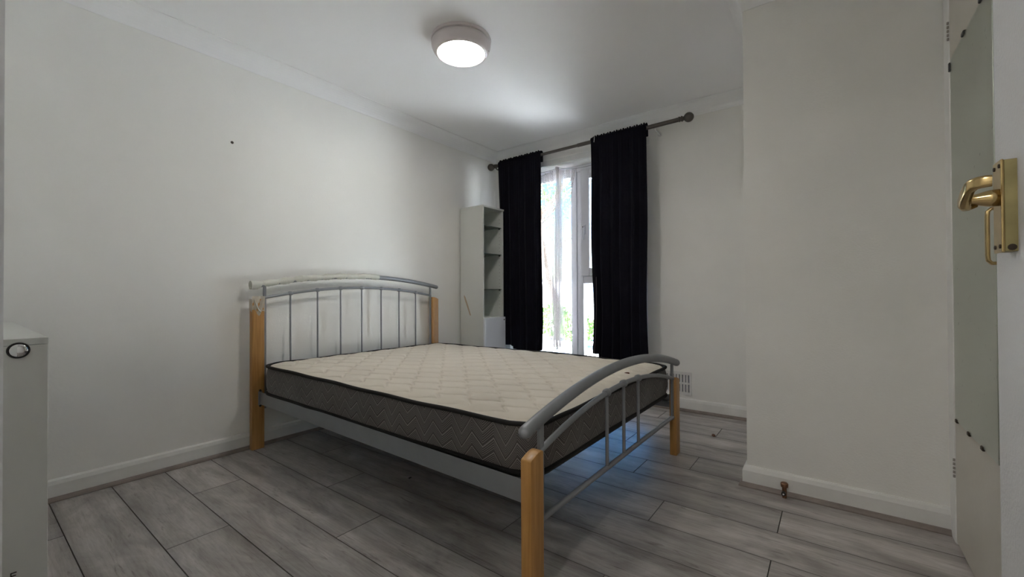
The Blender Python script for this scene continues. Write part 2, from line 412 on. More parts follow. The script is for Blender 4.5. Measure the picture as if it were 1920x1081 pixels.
# floor: laminate planks one by one
GROOVE = mat('dark printed plank edge', (.10, .09, .083, 1), .6)
fl = struct('floor', BX(-.1, XR+.1, YN-1.4, 0, -.06, -.009), mat('underlay', (.02, .018, .016, 1), .9), label='grey oak laminate floor')
PW, PL, Y0 = .195, 1.268, -3.025
cls = {0: 1.235, 1: .83, 2: .42}
for k in range(-9, 16):
    ya, yb = Y0+k*PW, Y0+(k+1)*PW
    c = {8: 1.235, 9: .62}.get(k, cls[k % 3])
    if ya > -.005: continue
    yb = min(yb, -.002)
    xs = [c+i*PL for i in range(-2, 4)]
    for x0, x1 in zip(xs, xs[1:]):
        xa, xb = max(x0, .004), min(x1, XR+.02)
        if yb < YN-.05: xa, xb = max(xa, 1.3), xb
        if xb-xa < .02: continue
        if ya >= YC-.1 and xa > XC: continue
        bm = bmesh.new(); g = .0006
        cx, cy = (xa+xb)/2, (ya+yb)/2
        a, b, q = xb-cx-g, yb-cy-g, .0012
        lo = [bm.verts.new((sx*a, sy*b, -.0088)) for sx, sy in ((-1, -1), (1, -1), (1, 1), (-1, 1))]
        mi = [bm.verts.new((sx*a, sy*b, -.0016)) for sx, sy in ((-1, -1), (1, -1), (1, 1), (-1, 1))]
        hi = [bm.verts.new((sx*(a-q), sy*(b-q), 0)) for sx, sy in ((-1, -1), (1, -1), (1, 1), (-1, 1))]
        for L, U in ((lo, mi), (mi, hi)):
            for i in range(4): bm.faces.new((L[i], L[(i+1) % 4], U[(i+1) % 4], U[i])).material_index = 1
        bm.faces.new(hi); bm.faces.new(lo[::-1])
        o = new('plank', bm, [PLANK, GROOVE], fl); o.location = (cx, cy, 0)

# hallway shell behind the camera
struct('floor_hall', BX(1.2, 3.3, -4.75, YN-.1, -.16, -.061), UNDER, label='hall sub floor')
struct('wall_hall_left', BX(1.05, 1.2, -4.75, YN-.1, -.1, H+.1), WALL, label='white hall wall')
struct('wall_hall_right', BX(XR+.15, XR+.3, -4.75, YN-.1, -.1, H+.1), WALL, label='white hall wall beyond the doorway')
struct('wall_hall_end', BX(1.05, XR+.3, -4.9, -4.75, -.1, H+.1), WALL, label='white end wall of the hall')
struct('ceiling_hall', BX(1.05, XR+.3, -4.9, YN-.1, H, H+.1), CEIL, label='white hall ceiling')

# ------------------------------------------------------------------ window
win = empty('window_1', ((WX0+WX1)/2, .13, WZ0), 'white plastic window behind the curtains', kind='structure')
FY0, FY1 = .13, .20
def part(name, bm, m, parent, label=None, smooth=False):
    o = new(name, bm, m, parent, smooth)
    if label: o['label'] = label
    return o
MX0, MX1 = .776, .836
bm = bmesh.new()
box(bm, WX0, WX1, FY0, FY1, WZ1-.06, WZ1, .004); box(bm, WX0, WX1, FY0, FY1, WZ0, WZ0+.06, .004)
box(bm, WX0, WX0+.06, FY0, FY1, WZ0, WZ1, .004); box(bm, WX1-.06, WX1, FY0, FY1, WZ0, WZ1, .004)
box(bm, MX0, MX1-.0015, FY0-.004, FY1, WZ0+.01, WZ1-.01, .004)
part('window_frame', bm, UPVC, win)
# fixed light bead left
bm = bmesh.new()
box(bm, WX0+.06, MX0, FY0+.006, FY0+.03, WZ1-.10, WZ1-.055, .003); box(bm, WX0+.06, MX0, FY0+.006, FY0+.03, WZ0+.055, WZ0+.085, .003)
box(bm, WX0+.055, WX0+.08, FY0+.006, FY0+.03, WZ0+.06, WZ1-.06, .003)
part('glazing_bead', bm, UPVC, win)
part('pane', BX(WX0+.06, MX0, FY0+.03, FY0+.034, WZ0+.06, WZ1-.06), PANE, win)
# right hand: mullion flank, transom, opening sash
TZ0, TZ1 = .955, 1.03
bm = bmesh.new()
box(bm, MX1+.0015, MX1+.06, FY0, FY1, WZ0+.06, WZ1-.06, .004)
box(bm, MX1+.06, WX1-.06, FY0, FY1, TZ0, TZ1, .004)
part('transom', bm, UPVC, win)
sx0, sx1 = MX1+.063, WX1-.063
bm = bmesh.new()
ya, yb = FY0-.018, FY0+.03
box(bm, sx0-.02, sx0+.065, ya, yb, TZ1-.012, WZ1-.05, .006, 2); box(bm, sx1-.065, sx1+.02, ya, yb, TZ1-.012, WZ1-.05, .006, 2)
box(bm, sx0+.065, sx1-.065, ya, yb, WZ1-.135, WZ1-.05, .004); box(bm, sx0+.065, sx1-.065, ya, yb, TZ1-.012, TZ1+.06, .004)
sash = part('sash', bm, UPVC, win, 'opening sash with a handle')
part('pane', BX(sx0+.06, sx1-.06, FY0+.008, FY0+.012, TZ1+.05, WZ1-.12), PANE, sash)
part('pane', BX(MX1+.06, WX1-.06, FY0+.03, FY0+.034, WZ0+.06, TZ0), PANE, win)
hx = sx0+.022
bm = bmesh.new(); box(bm, hx-.013, hx+.013, ya-.012, ya, 1.39, 1.475, .005, 2)
lathe(bm, [(.0, -.02), (.007, -.02), (.007, .0)], (hx, ya-.012, 1.455), 'Y', 12)
box(bm, hx-.009, hx+.009, ya-.034, ya-.02, 1.335, 1.462, .006, 2)
part('window_handle', bm, UPVC, win, 'white locking handle')
part('keyhole', LT([(0, -.036), (.005, -.036), (.005, -.03)], (hx, ya, 1.452), 'Y', 12), BLACKM, sash)
part('window_sill', BX(WX0-.02, WX1+.03, -.025, .13, WZ0-.022, WZ0+.003, .005, 2), GLOSS, win, 'white painted sill')
# plain plaster head above the opening
struct('trim_6', BX(WX0-.03, WX1+.03, -.016, .0, WZ1+.002, WZ1+.055, .004), GLOSS, label='painted board above the window opening')

# net curtain wire and lace
wi = empty('net_curtain', (.66, .06, 2.0), 'bunched ivory lace net curtain hanging in the window gap', 'curtain')
pts = [(WX0+.002, .06, 1.985), (.50, .06, 1.998), (.685, .06, 2.012), (.87, .06, 1.972), (1.2, .06, 1.985), (WX1-.002, .06, 2.0)]
P = [Vector(p) for p in pts]
cur = []
for i in range(len(P)-1):
    for t in np.linspace(0, 1, 8, endpoint=False): cur.append(P[i].lerp(P[i+1], t)-Vector((0, 0, .004*math.sin(PI*t))))
cur.append(P[-1])
w_ = part('wire', TB(cur, .0018, 8), STEEL, wi)
def lace():
    nu, nv = 160, 90
    vs, uv = [], []
    for j in range(nv+1):
        v = j/nv
        for i in range(nu+1):
            u = i/nu
            # top: gathered hump; body widens a little to the foot
            xl = .44 + .085*min(1, v*5) ; xr = .862 - .07*min(1, v*4) + .02*v
            zt = 1.985 + .05*math.exp(-((u-.55)/.06)**2) - .018*abs(u-.5)*2 + .03*math.exp(-((u-.5)/.2)**2)*.4
            zb = .37+.012*math.sin(u*21)
            # bunched centre: u warp so cloth is dense in the middle
            uu = u + .05*math.sin(2*PI*u)*(.4+.6*v)
            x = xl+(xr-xl)*uu
            if v < .25: x += (0.688-x)*.35*(1-v/.25)*(math.exp(-((u-.55)/.12)**2))
            amp = .010+.014*v
            dens = math.exp(-((u-.5)/.25)**2)
            y = .055 + amp*math.sin(u*44+1.5*math.sin(v*3))*(.4+.8*dens) + .006*math.sin(u*97+v*4)
            z = zt+(zb-zt)*v
            vs.append((x, y, z)); uv.append((u*.75, v*1.9))
    fs = [(j*(nu+1)+i, j*(nu+1)+i+1, (j+1)*(nu+1)+i+1, (j+1)*(nu+1)+i) for j in range(nv) for i in range(nu)]
    me = bpy.data.meshes.new('lace_panel'); me.from_pydata(vs, [], fs)
    ul = me.uv_layers.new(name='UVMap')
    ul.data.foreach_set('uv', [c for lp in me.loops for c in uv[lp.vertex_index]])
    ga = me.attributes.new('gather', 'FLOAT', 'POINT')
    gv = []
    for (x, y, z) in vs:
        v = (1.985-z)/1.615
        c = .700-.035*max(0, v); wd = .028+.040*max(0, min(1, v*1.3))
        gv.append(max(0.0, min(1.0, 1.5-abs(x-c)/wd))+(.3 if v < .07 else 0))
    ga.data.foreach_set('value', gv)
    return newme('lace_panel', me, LACE, wi, True)
lace()

# ------------------------------------------------------------------ curtain rod and curtains
RY, RZ = -.115, 2.108
rod = empty('curtain_rod', (.95, RY, RZ), 'pewter grey curtain pole with round ball ends above the window', 'curtain rod')
def rz(x): return 2.092+.0145*x
def rodpt(x): return (x, RY, rz(x))
part('pole', TB([rodpt(.05), rodpt(1.2)], .0125, 20), POLE, rod, smooth=False)
o = part('pole', TB([rodpt(.98), rodpt(1.83)], .0155, 20), POLE, rod)
for o in rod.children: autosmooth(o)
def finial(x, s):
    prof = [(0, -.034), (.012, -.033)]+[(.034*math.sin(a), -.034*math.cos(a)) for a in np.linspace(.5, PI-.55, 14)]
    prof += [(.013, .034), (.013, .040), (.020, .043), (.020, .050), (.014, .053), (.014, .058), (.019, .061), (.019, .067), (.015, .070), (.015, .085), (0, .085)]
    prof = [(r, h*s) for r, h in prof]
    f = part('finial', LT(prof, (x, RY, rz(x)), 'X', 28), POLE, rod); autosmooth(f); return f
finial(.036, 1); finial(1.866, -1)
for x in (.10, 1.625):
    bm = TB([(x, 0, rz(x)-.032), (x, RY+.01, rz(x)-.030), (x, RY-.004, rz(x)-.020)], .006, 10)
    lathe(bm, [(0, 0), (.016, 0), (.016, -.006), (0, -.006)], (x, 0, rz(x)-.032), 'Y', 16)
    part('bracket', bm, PLASTIC if x > 1 else POLE, rod, 'white wall bracket' if x > 1 else None)

def curtain(name, xt0, xt1, xb0, xb1, zb, seed, n_f, label, edgeL=None):
    rnd = random.Random(seed)
    nu, nv = 260, 70
    ph = [rnd.uniform(0, 6.28) for _ in range(6)]
    def fold(u, v):
        a = math.sin(u*n_f*2*PI+ph[0]+.5*math.sin(v*2+ph[1])) * .55
        b = math.sin(u*n_f*3.1*PI+ph[2]+v*.8) * .3
        c = math.sin(u*n_f*7*PI+ph[3]) * .25*(math.exp(-v*9)+.15)
        return a+b+c
    ring = []   # back flap, over the rod, front
    prof = [(-1, t) for t in (1, .5)]
    vs = []
    def P(u, kind, v):
        x = xt0+(xt1-xt0)*u
        ruf = .0045*math.sin(u*n_f*9*PI+ph[4])+.003*math.sin(u*n_f*15*PI+ph[5])
        zr = rz(x)
        if kind == 'b': return (x, RY+.019+ruf*.3, zr-.06+.055*v)
        if kind == 'o':
            a = v*PI; rr = .0195+abs(ruf)+.003
            return (x+ruf*.5, RY+math.cos(a)*rr, zr+math.sin(a)*(rr+.008+ruf))
        X0 = xt0+(xb0-xt0)*v; X1 = xt1+(xb1-xt1)*v
        if edgeL: X0 += edgeL(v)
        x = X0+(X1-X0)*u
        x += .006*math.sin(u*n_f*2*PI+ph[1])*v
        side = .012*math.sin(v*7+ph[2])*(u-.5)*2*v
        amp = .005+.012*min(1, v*3.5)
        if v < .03: amp *= .3
        y = RY-.0215+fold(u, v)*amp - .012*v
        z = zr-.002 + ((zb(u) if callable(zb) else zb)-zr)*v
        return (x+side, y, z)
    rows = [('b', t) for t in (0, .5, 1)] + [('o', t) for t in np.linspace(.08, .92, 8)] + [('f', t) for t in [0, .008, .016, .024, .032]+list(np.linspace(.045, 1, nv))]
    for k, v in rows:
        for i in range(nu+1): vs.append(P(i/nu, k, v))
    R = len(rows)
    fs = [(j*(nu+1)+i, j*(nu+1)+i+1, (j+1)*(nu+1)+i+1, (j+1)*(nu+1)+i) for j in range(R-1) for i in range(nu)]
    me = bpy.data.meshes.new(name); me.from_pydata(vs, [], fs)
    o = newme(name, me, CURT, None, True)
    sd = o.modifiers.new('thickness', 'SOLIDIFY'); sd.thickness = .002; sd.offset = 0
    tag(o, label, 'curtain')
    return center_origin(o, ((xb0+xb1)/2, RY, .37))
def zbL(u): return .358+.016*math.sin(u*7+.5)+(.022 if u < .30 else 0)
curtain('curtain', .140, .622, .188, .640, zbL, 3, 5.2, 'left black curtain hanging behind the white shelf unit')
def zbR(u):
    if u < .11: return .385
    return .345+.02*max(0, u-.5)+.018*math.exp(-((u-.74)/.035)**2)+.010*math.sin(u*13)
rc = curtain('curtain', 1.110, 1.568, 1.118, 1.572, zbR, 11, 5.6, 'right black curtain hanging between the window gap and plain wall', edgeL=lambda v: .004*math.sin(v*9))
# pale hem thread down the left curtain edge
hp = []
for v in np.linspace(0, 1, 24):
    hp.append((1.165-.018*v+.010*math.sin(v*3), RY-.052-.014*v, 1.0-.63*v))
h = new('curtain_seam', TB(hp, .0013, 6), mat('pale seam thread', (.11, .10, .11, 1), .8), rc)
h['label'] = 'pale seam line near the inner edge'
h = new('curtain_hook', TB([(1.145, RY-.030, rz(1.15)+.03), (1.147, RY-.034, rz(1.15)+.0), (1.144, RY-.034, rz(1.15)-.02)], .0022, 8), PLASTIC, rc)
h['label'] = 'small white plastic hook at the top'

# ------------------------------------------------------------------ shelf unit by the window
cb = empty('shelf_unit', (.15, -.39, 0), 'tall narrow white shelf unit with glass shelves beside the left curtain', 'shelf unit')
CX0, CX1, CY0, CY1, CZ = .019, .285, -.529, -.245, 1.628
tk = .016
part('side_panel', BX(CX0, CX1, CY0, CY0+tk, .0, CZ-.012, .001), WHITE, cb)
part('side_panel', BX(CX0, CX1, CY1-tk, CY1, .0, CZ-.012, .001), WHITE, cb)
part('back_panel', BX(CX0+.001, CX0+.006, CY0+tk, CY1-tk, .03, CZ-.012), WHITE, cb)
part('top_panel', BX(CX0-.002, CX1+.006, CY0-.003, CY1+.004, CZ-.012, CZ+.004, .002), WHITE, cb)
part('fixed_shelf', BX(CX0+.006, CX1-.001, CY0+tk, CY1-tk, .648, .664, .001), WHITE, cb)
part('fixed_shelf', BX(CX0+.006, CX1-.001, CY0+tk, CY1-tk, .05, .066, .001), WHITE, cb)
part('plinth', BX(CX1-.03, CX1-.014, CY0+tk, CY1-tk, .0, .05), WHITE, cb)
for z in (1.461, 1.218, .907):
    g = part('glass_shelf', BX(CX0+.010, CX1-.012, CY0+tk+.001, CY1-tk-.001, z-.003, z+.003), SHELFG, cb, 'clear glass shelf')
    part('glass_edge', BX(CX1-.012, CX1-.0105, CY0+tk+.001, CY1-tk-.001, z-.003, z+.003), SHELFE, g)
    for yy in (CY0+tk, CY1-tk):
        s = 1 if yy < -.4 else -1
        for xx in (CX0+.05, CX1-.030):
            bm = bmesh.new(); box(bm, xx-.006, xx+.006, min(yy, yy+s*.012), max(yy, yy+s*.012), z-.011, z-.003, .001)
            part('shelf_pin', bm, BLACKM, g)
bm = bmesh.new()
for k in range(26):
    z = .74+k*.032
    if min(abs(z-q) for q in (1.461, 1.218, .907)) < .02: continue
    lathe(bm, [(0, -.0006), (.0026, -.0006), (.0026, 0)], (CX1-.034, CY1-tk, z), 'Y', 8)
part('peg_hole', bm, RUST, cb)['kind'] = 'stuff'
d = part('cabinet_door', BX(CX1+.001, CX1+.018, CY0-.001, CY1+.001, .055, .660, .0015), WHITED, cb, 'glossy white lower door')
part('door_bolt', LT([(0, .022), (.006, .022), (.006, .018)], (CX1, CY1-.018, .635), 'X', 12), RUST, d)
# brown tape scar on the side
bm = bmesh.new()
pp = [(.083, 1.0), (.1, .975), (.13, .9), (.165, .80), (.15, .80), (.118, .88), (.09, .95), (.08, .985)]
pp = [(x-.02, .68+(z-.80)*.9) for x, z in pp]
f = bm.faces.new([bm.verts.new((x, CY0-.0006, z)) for x, z in pp])
part('tape_mark', bm, TAPE, cb, 'faded brown tape mark on the side')

# ------------------------------------------------------------------ bed
bed = empty('bed', (1.0, -1.585, 0), 'double bed frame of grey metal tube with honey pine corner posts', 'bed')
YL, YH = -2.240, -.935           # inner faces of the foot posts
HL, HH = -2.190, -.908           # inner faces of the head posts
def post(x0, x1, y0, y1, zt, outer):
    bm = bmesh.new()
    n = 10; top = []
    for i in range(n+1):
        t = i/n; y = y0+(y1-y0)*t
        k = t if outer > 0 else 1-t      # k=1 on the outer side
        z = zt-.004-.019*k**1.6-.006*(1-k)**6
        top.append((y, z))
    prof = [(y0, 0)]+[(y1, 0)]+top[::-1]
    A = [bm.verts.new((x0, y, z)) for y, z in prof]; B = [bm.verts.new((x1, y, z)) for y, z in prof]
    m_ = len(prof)
    for i in range(m_): bm.faces.new((A[i], B[i], B[(i+1) % m_], A[(i+1) % m_]))
    bm.faces.new(A[::-1]); bm.faces.new(B)
    bmesh.ops.recalc_face_normals(bm, faces=bm.faces)
    es = [e for e in bm.edges if len(e.link_faces) == 2 and e.calc_face_angle(0) > .9]
    bmesh.ops.bevel(bm, geom=es, offset=.004, segments=2, affect='EDGES', profile=.6)
    o = part('post', bm, WOOD, bed); autosmooth(o, 50)
    return center_origin(o, ((x0+x1)/2, (y0+y1)/2, 0))
HX0, HX1 = .033, .068
FX0, FX1 = 1.962, 1.998
hp1 = post(HX0, HX1, HL-.066, HL, .858, -1); post(HX0, HX1, HH, HH+.066, .852, 1)
post(FX0, FX1, YL-.066, YL, .430, -1); post(FX0, FX1, YH, YH+.066, .424, 1)
def bar(name, x, y, z0, z1, r, parent=bed): return autosmooth(part(name, TB([(x, y, z0), (x, y, z1)], r, 12), STEEL, parent))
# generic arch: z(y) parabola
def arch(x, y0, y1, ze, zm, r, name, n=48, round_ends=False, seg=18):
    c, hlf = (y0+y1)/2, (y1-y0)/2
    pts = [(x, c+hlf*t, zm-(zm-ze)*abs(t)**2.0) for t in np.linspace(-1, 1, n)]
    rs = [r]*n
    if round_ends:
        a, b = Vector(pts[0]), Vector(pts[1]); t = (a-b).normalized()
        pre = [a+t*r*math.sin(q) for q in (1.45, 1.15, .8, .4)]; a2, b2 = Vector(pts[-1]), Vector(pts[-2]); t2 = (a2-b2).normalized()
        rq = [r*math.cos(q) for q in (1.45, 1.15, .8, .4)]
        pts = pre+pts+[a2+t2*r*math.sin(q) for q in (.4, .8, 1.15, 1.45)]; rs = rq+rs+rq[::-1]
    o = part(name, TB(pts, rs, seg), STEEL, bed); autosmooth(o, 60)
    return lambda y: zm-(zm-ze)*((y-c)/hlf)**2
def uprightbar(x, y0, y1, z0, z1): return part('upright', BX(x-.006, x+.006, y0, y1, z0, z1, .0015), STEEL, bed)
# headboard
hx = .050
hz_top = arch(hx, -2.232, -.850, .926, .994, .0155, 'headboard_rail', round_ends=True)
hz_arc = arch(hx, HL+.002, HH-.002, .856, .917, .0085, 'headboard_arch', seg=14)
uprightbar(hx, HL, HL+.015, .22, .935); uprightbar(hx, HH-.015, HH, .22, .935)
o = part('headboard_cross_bar', TB([(hx, HL+.01, .33), (hx, HH-.01, .33)], .009, 12), STEEL, bed); autosmooth(o)
for i in range(7):
    y = -1.547+(i-3)*.1595-.01*(i < 1)
    bar('spindle', hx, y, .33, hz_arc(y), .0052)
    kn = part('knuckle', LT([(0, -.014), (.0085, -.014), (.0125, -.007), (.0125, .007), (.0085, .014), (0, .014)], (hx, y, hz_arc(y)), 'Y', 16), STEEL, bed); autosmooth(kn)
# footboard
fx = 1.980
fz_top = arch(fx, -2.308, -.866, .488, .583, .0190, 'footboard_rail', round_ends=True, seg=22)
fz_arc = arch(fx, YL+.002, YH-.002, .412, .502, .0098, 'footboard_arch', seg=16)
uprightbar(fx, YL, YL+.022, .195, .50); uprightbar(fx, YH-.022, YH, .195, .49)
o = part('footboard_lower_bar', TB([(fx, YL+.004, .212), (fx, YH-.004, .208)], .0098, 16), STEEL, bed); autosmooth(o)
for i in range(3):
    y = -1.605+(i-1)*.163
    bar('spindle', fx, y, .212, fz_arc(y), .0068)
    kn = part('knuckle', LT([(0, -.016), (.010, -.016), (.0155, -.008), (.0155, .008), (.010, .016), (0, .016)], (fx, y, fz_arc(y)), 'Y', 18), STEEL, bed); autosmooth(kn)
# side rails (steel angle), end brackets, slats
for y, yh, s in ((YL-.010, HL-.024, 1), (YH+.012, HH+.026, -1)):
    bm = bmesh.new()
    box(bm, HX1, FX0, min(y-.0015, y+.0015), max(y-.0015, y+.0015), .252, .322, .0008)
    ya, yb = sorted((y, y+s*.028)); box(bm, HX1, FX0, ya, yb, .286, .289)
    for v in bm.verts: v.co.y += (yh-y)*(FX0-v.co.x)/(FX0-HX1)
    r_ = part('side_rail', bm, STEEL, bed)
    part('rail_bracket', BX(HX1-.004, HX1+.004, yh-.010, yh+.010, .248, .326, .002), STEEL, r_)
    part('rail_bracket', BX(FX0-.004, FX0+.010, y-.004, y+.004, .248, .326, .002), STEEL, r_)
    for xx, zz in ((HX1-.014, .33), (HX1-.014, .244)):
        part('rail_hook', BX(xx+.010, xx+.020, yh-.006, yh+.006, zz-.006, zz+.006, .003), BLACKM, r_)
for k in range(12):
    x = .14+k*.154
    part('bed_slat', BX(x-.028, x+.028, -2.19, -.94, .290, .301, .002), WOOD, bed)
# foam wrap on the headboard rail and film on the post
pts, rs = [], []
rr = random.Random(5)
for t in np.linspace(0, 1, 90):
    y = -2.258+(t)*(-1.412+2.258)
    z = hz_top(max(y, -2.232))+.002+.0015*math.sin(t*23)
    pts.append((hx+.001, y, z)); rs.append(.0185+.0022*math.sin(t*61)+.0016*rr.uniform(-1, 1)+(.006*(1-t/.05) if t < .05 else 0))
fw = part('foam_wrap', TB(pts, rs, 18), FOAM, bed, 'torn white foam wrapping on the headboard rail'); autosmooth(fw, 80)
bm = bmesh.new()
tape_pts = [(hx-.002, -2.262, .920), (hx+.004, -2.267, .905), (hx, -2.24, .902), (hx+.006, -2.22, .905), (hx+.002, -2.205, .912)]
for a, b in zip(tape_pts, tape_pts[1:]):
    va = [bm.verts.new(a), bm.verts.new(b), bm.verts.new((b[0]+.012, b[1], b[2]+.014)), bm.verts.new((a[0]+.012, a[1], a[2]+.014))]
    bm.faces.new(va)
part('foam_flap', bm, FOAM, fw)
bm = bmesh.new()   # film sleeve over the post top
n = 14
rows = []
for j, z in enumerate((.866, .85, .82, .79, .768)):
    row = []
    for i in range(n+1):
        t = i/n
        y = HL-.0675+.0685*t
        jag = (.014*math.sin(t*9)+.018*max(0, .5-t)*2) if j == 4 else 0
        row.append(bm.verts.new((HX1+.0015+.003*math.sin(t*14+j*1.7), y, z+jag)))
    rows.append(row)
for A, B in zip(rows, rows[1:]):
    for i in range(n): bm.faces.new((A[i], A[i+1], B[i+1], B[i]))
a = [bm.verts.new((x, HL-.0675, z)) for x, z in ((HX1+.002, .850), (HX0, .850), (HX0, .79), (HX1+.002, .775))]; bm.faces.new(a)
fs = new('packing_film', bm, FILM, hp1, True)
fs['label'] = 'crumpled cloudy packing film around the post top'
bm = bmesh.new()
tube(bm, [(HX1+.003, -2.245, .85), (HX1+.005, -2.237, .82), (HX1+.004, -2.224, .79), (HX1+.004, -2.212, .775)], [.002, .004, .003, .005], 8)
fr = new('film_crease', bm, FOAM, hp1, True)

# ------------------------------------------------------------------ mattress
mt = empty('mattress', (1.0, -1.54, .302), 'thin double mattress with ivory quilted top and charcoal zigzag sides', 'mattress')
mx0, mx1, my0, my1 = .095, 1.945, -2.215, -.875
ax, ay = (mx1-mx0)/2, (my1-my0)/2; mcx, mcy = (mx0+mx1)/2, (my0+my1)/2
RC = .10; ZT, ZB = .470, .318
def rr_map(X, Y, ax=ax, ay=ay, RC=RC):
    sx, sy = np.sign(X), np.sign(Y); x, y = np.abs(X), np.abs(Y)
    u = np.clip((x-(ax-RC))/RC, 0, 1); v = np.clip((y-(ay-RC))/RC, 0, 1)
    inn = (u > 0) & (v > 0)
    xn = np.where(inn, ax-RC+RC*u*np.sqrt(1-v*v/2), x); yn = np.where(inn, ay-RC+RC*v*np.sqrt(1-u*u/2), y)
    return xn*sx, yn*sy
def sagf(X, Y):
    """gentle droop of the edge where the mattress hangs over the rail near the foot"""
    return -.010*np.clip((X-.3)/1.2, 0, 1)*np.clip((-Y)/ay, 0, 1) + .004*np.sin(X*3.1+1)*np.sin(Y*2.7)
def top():
    NX, NY = 620, 450
    gx = np.linspace(-ax, ax, NX); gy = np.linspace(-ay, ay, NY)
    X, Y = np.meshgrid(gx, gy, indexing='ij')
    x, y = rr_map(X, Y)
    # stitched lines: breaking-wave curves running on the diagonal, tabulated over one repeat
    Pp, Sq = .117, .117; NT = 96
    t = np.linspace(-1, 2, 480)
    cp_ = Pp*(t-.215*np.sin(2*PI*t)); cq = -.031*(np.sin(2*PI*t)+.28*np.sin(4*PI*t))
    gp, gq = np.meshgrid((np.arange(NT)+.5)/NT*Pp, (np.arange(NT)+.5)/NT*Sq, indexing='ij')
    D = np.full(gp.shape, 9.)
    for m in (-1, 0, 1, 2):
        for a in range(0, 480, 48):
            d = np.hypot(gp[..., None]-cp_[a:a+48], gq[..., None]-cq[a:a+48]-m*Sq); D = np.minimum(D, d.min(-1))
    p_ = (x+y)/math.sqrt(2); q_ = (x-y)/math.sqrt(2)
    fp = (p_/Pp % 1)*NT-.5; fq = (q_/Sq % 1)*NT-.5
    i0 = np.floor(fp).astype(int); j0 = np.floor(fq).astype(int); a = fp-i0; b = fq-j0
    g1 = (D[i0 % NT, j0 % NT]*(1-a)*(1-b)+D[(i0+1) % NT, j0 % NT]*a*(1-b)+D[i0 % NT, (j0+1) % NT]*(1-a)*b+D[(i0+1) % NT, (j0+1) % NT]*a*b)
    hgt = .0050*(1-np.exp(-(g1/.0042)**2))+.0075*(1-np.exp(-g1/.018))
    e = np.minimum(ax-np.abs(X), ay-np.abs(Y))
    roll = np.clip(e/.09, 0, 1)
    z = ZT + .004 + sagf(x, y) + hgt*np.clip(e/.08, 0, 1) - .013*(1-roll)**2.2 + .004*np.sin(np.clip(e/.3,0,1)*PI/2)
    vs = np.stack([x+mcx, y+mcy, z], -1).reshape(-1, 3)
    i, k = np.meshgrid(np.arange(NX-1), np.arange(NY-1), indexing='ij')
    q = np.stack([i*NY+k, (i+1)*NY+k, (i+1)*NY+k+1, i*NY+k+1], -1).reshape(-1, 4)
    me = bpy.data.meshes.new('quilted_top')
    me.vertices.add(len(vs)); me.vertices.foreach_set('co', vs.ravel())
    me.loops.add(q.size); me.loops.foreach_set('vertex_index', q.ravel().astype(np.int32))
    me.polygons.add(len(q)); me.polygons.foreach_set('loop_start', (np.arange(len(q))*4).astype(np.int32))
    me.update(calc_edges=True); me.validate()
    o = newme('quilted_top', me, QUILT, mt, True); o['label'] = 'ivory quilted top panel'
top()
def perim(off=0, n=40):
    """rounded rectangle, counter-clockwise, with arc corners"""
    a, b, r = ax+off, ay+off, RC+off*.5
    r = RC*.92+off
    P = []
    def seg(p, q, m):
        for t in np.linspace(0, 1, m, endpoint=False): P.append((p[0]+(q[0]-p[0])*t, p[1]+(q[1]-p[1])*t))
    def arc(cx, cy, a0, m=14):
        for t in np.linspace(0, 1, m, endpoint=False):
            an = a0+t*PI/2; P.append((cx+r*math.cos(an), cy+r*math.sin(an)))
    arc(a-r, b-r, 0); seg((a-r, b), (-a+r, b), 50); arc(-a+r, b-r, PI/2); seg((-a, b-r), (-a, -b+r), 40)
    arc(-a+r, -b+r, PI); seg((-a+r, -b), (a-r, -b), 50); arc(a-r, -b+r, 1.5*PI); seg((a, -b+r), (a, b-r), 40)
    return P
base = perim(0)
bm = bmesh.new(); rings = []
M_ = 14
for j in range(M_+1):
    t = j/M_
    ring = []
    for k, (x, y) in enumerate(base):
        s = k*.045
        bul = .010*math.sin(PI*t)+.0035*math.sin(s*7.0+1)*math.sin(PI*t)+.002*math.sin(s*17)*math.sin(PI*t)
        l_ = math.hypot(x/ax, y/ay)
        nx, ny = (x/ax)**5/ax, (y/ay)**5/ay; q = math.hypot(nx, ny) or 1
        sg = float(sagf(np.float64(x), np.float64(y)))
        z = ZB+(ZT-.003-ZB)*t+sg
        ring.append(bm.verts.new((mcx+x+nx/q*(bul), mcy+y+ny/q*(bul), z)))
    rings.append(ring)
N = len(base)
for A, B in zip(rings, rings[1:]):
    for i in range(N): bm.faces.new((A[i], A[(i+1) % N], B[(i+1) % N], B[i]))
part('side_border', bm, BORDER, mt, 'charcoal side fabric with silver zigzags', smooth=True)
def piping(zf, r, wob):
    P = perim(.002)
    pts = [(mcx+x, mcy+y, zf+float(sagf(np.float64(x), np.float64(y)))+wob*math.sin(i*.55)+wob*.7*math.sin(i*.21+1)) for i, (x, y) in enumerate(P)]
    return part('piping', TB(pts, r, 10, closed=True, ry=r*.75, up=(0, 0, 1)), BIND, mt, 'black edge piping', smooth=True)
piping(ZT+.0010, .0100, .0014); piping(ZB+.004, .0105, .001)
bm = bmesh.new(); bm.faces.new([bm.verts.new((mcx+x*.995, mcy+y*.995, ZB-.004)) for x, y in base][::-1])
bmesh.ops.extrude_face_region(bm, geom=bm.faces[:])
for v in list(bm.verts)[:N]: v.co.z -= .0
for v in list(bm.verts)[N:]: v.co.z = .3015; 
part('bottom_panel', bm, UNDER, mt)
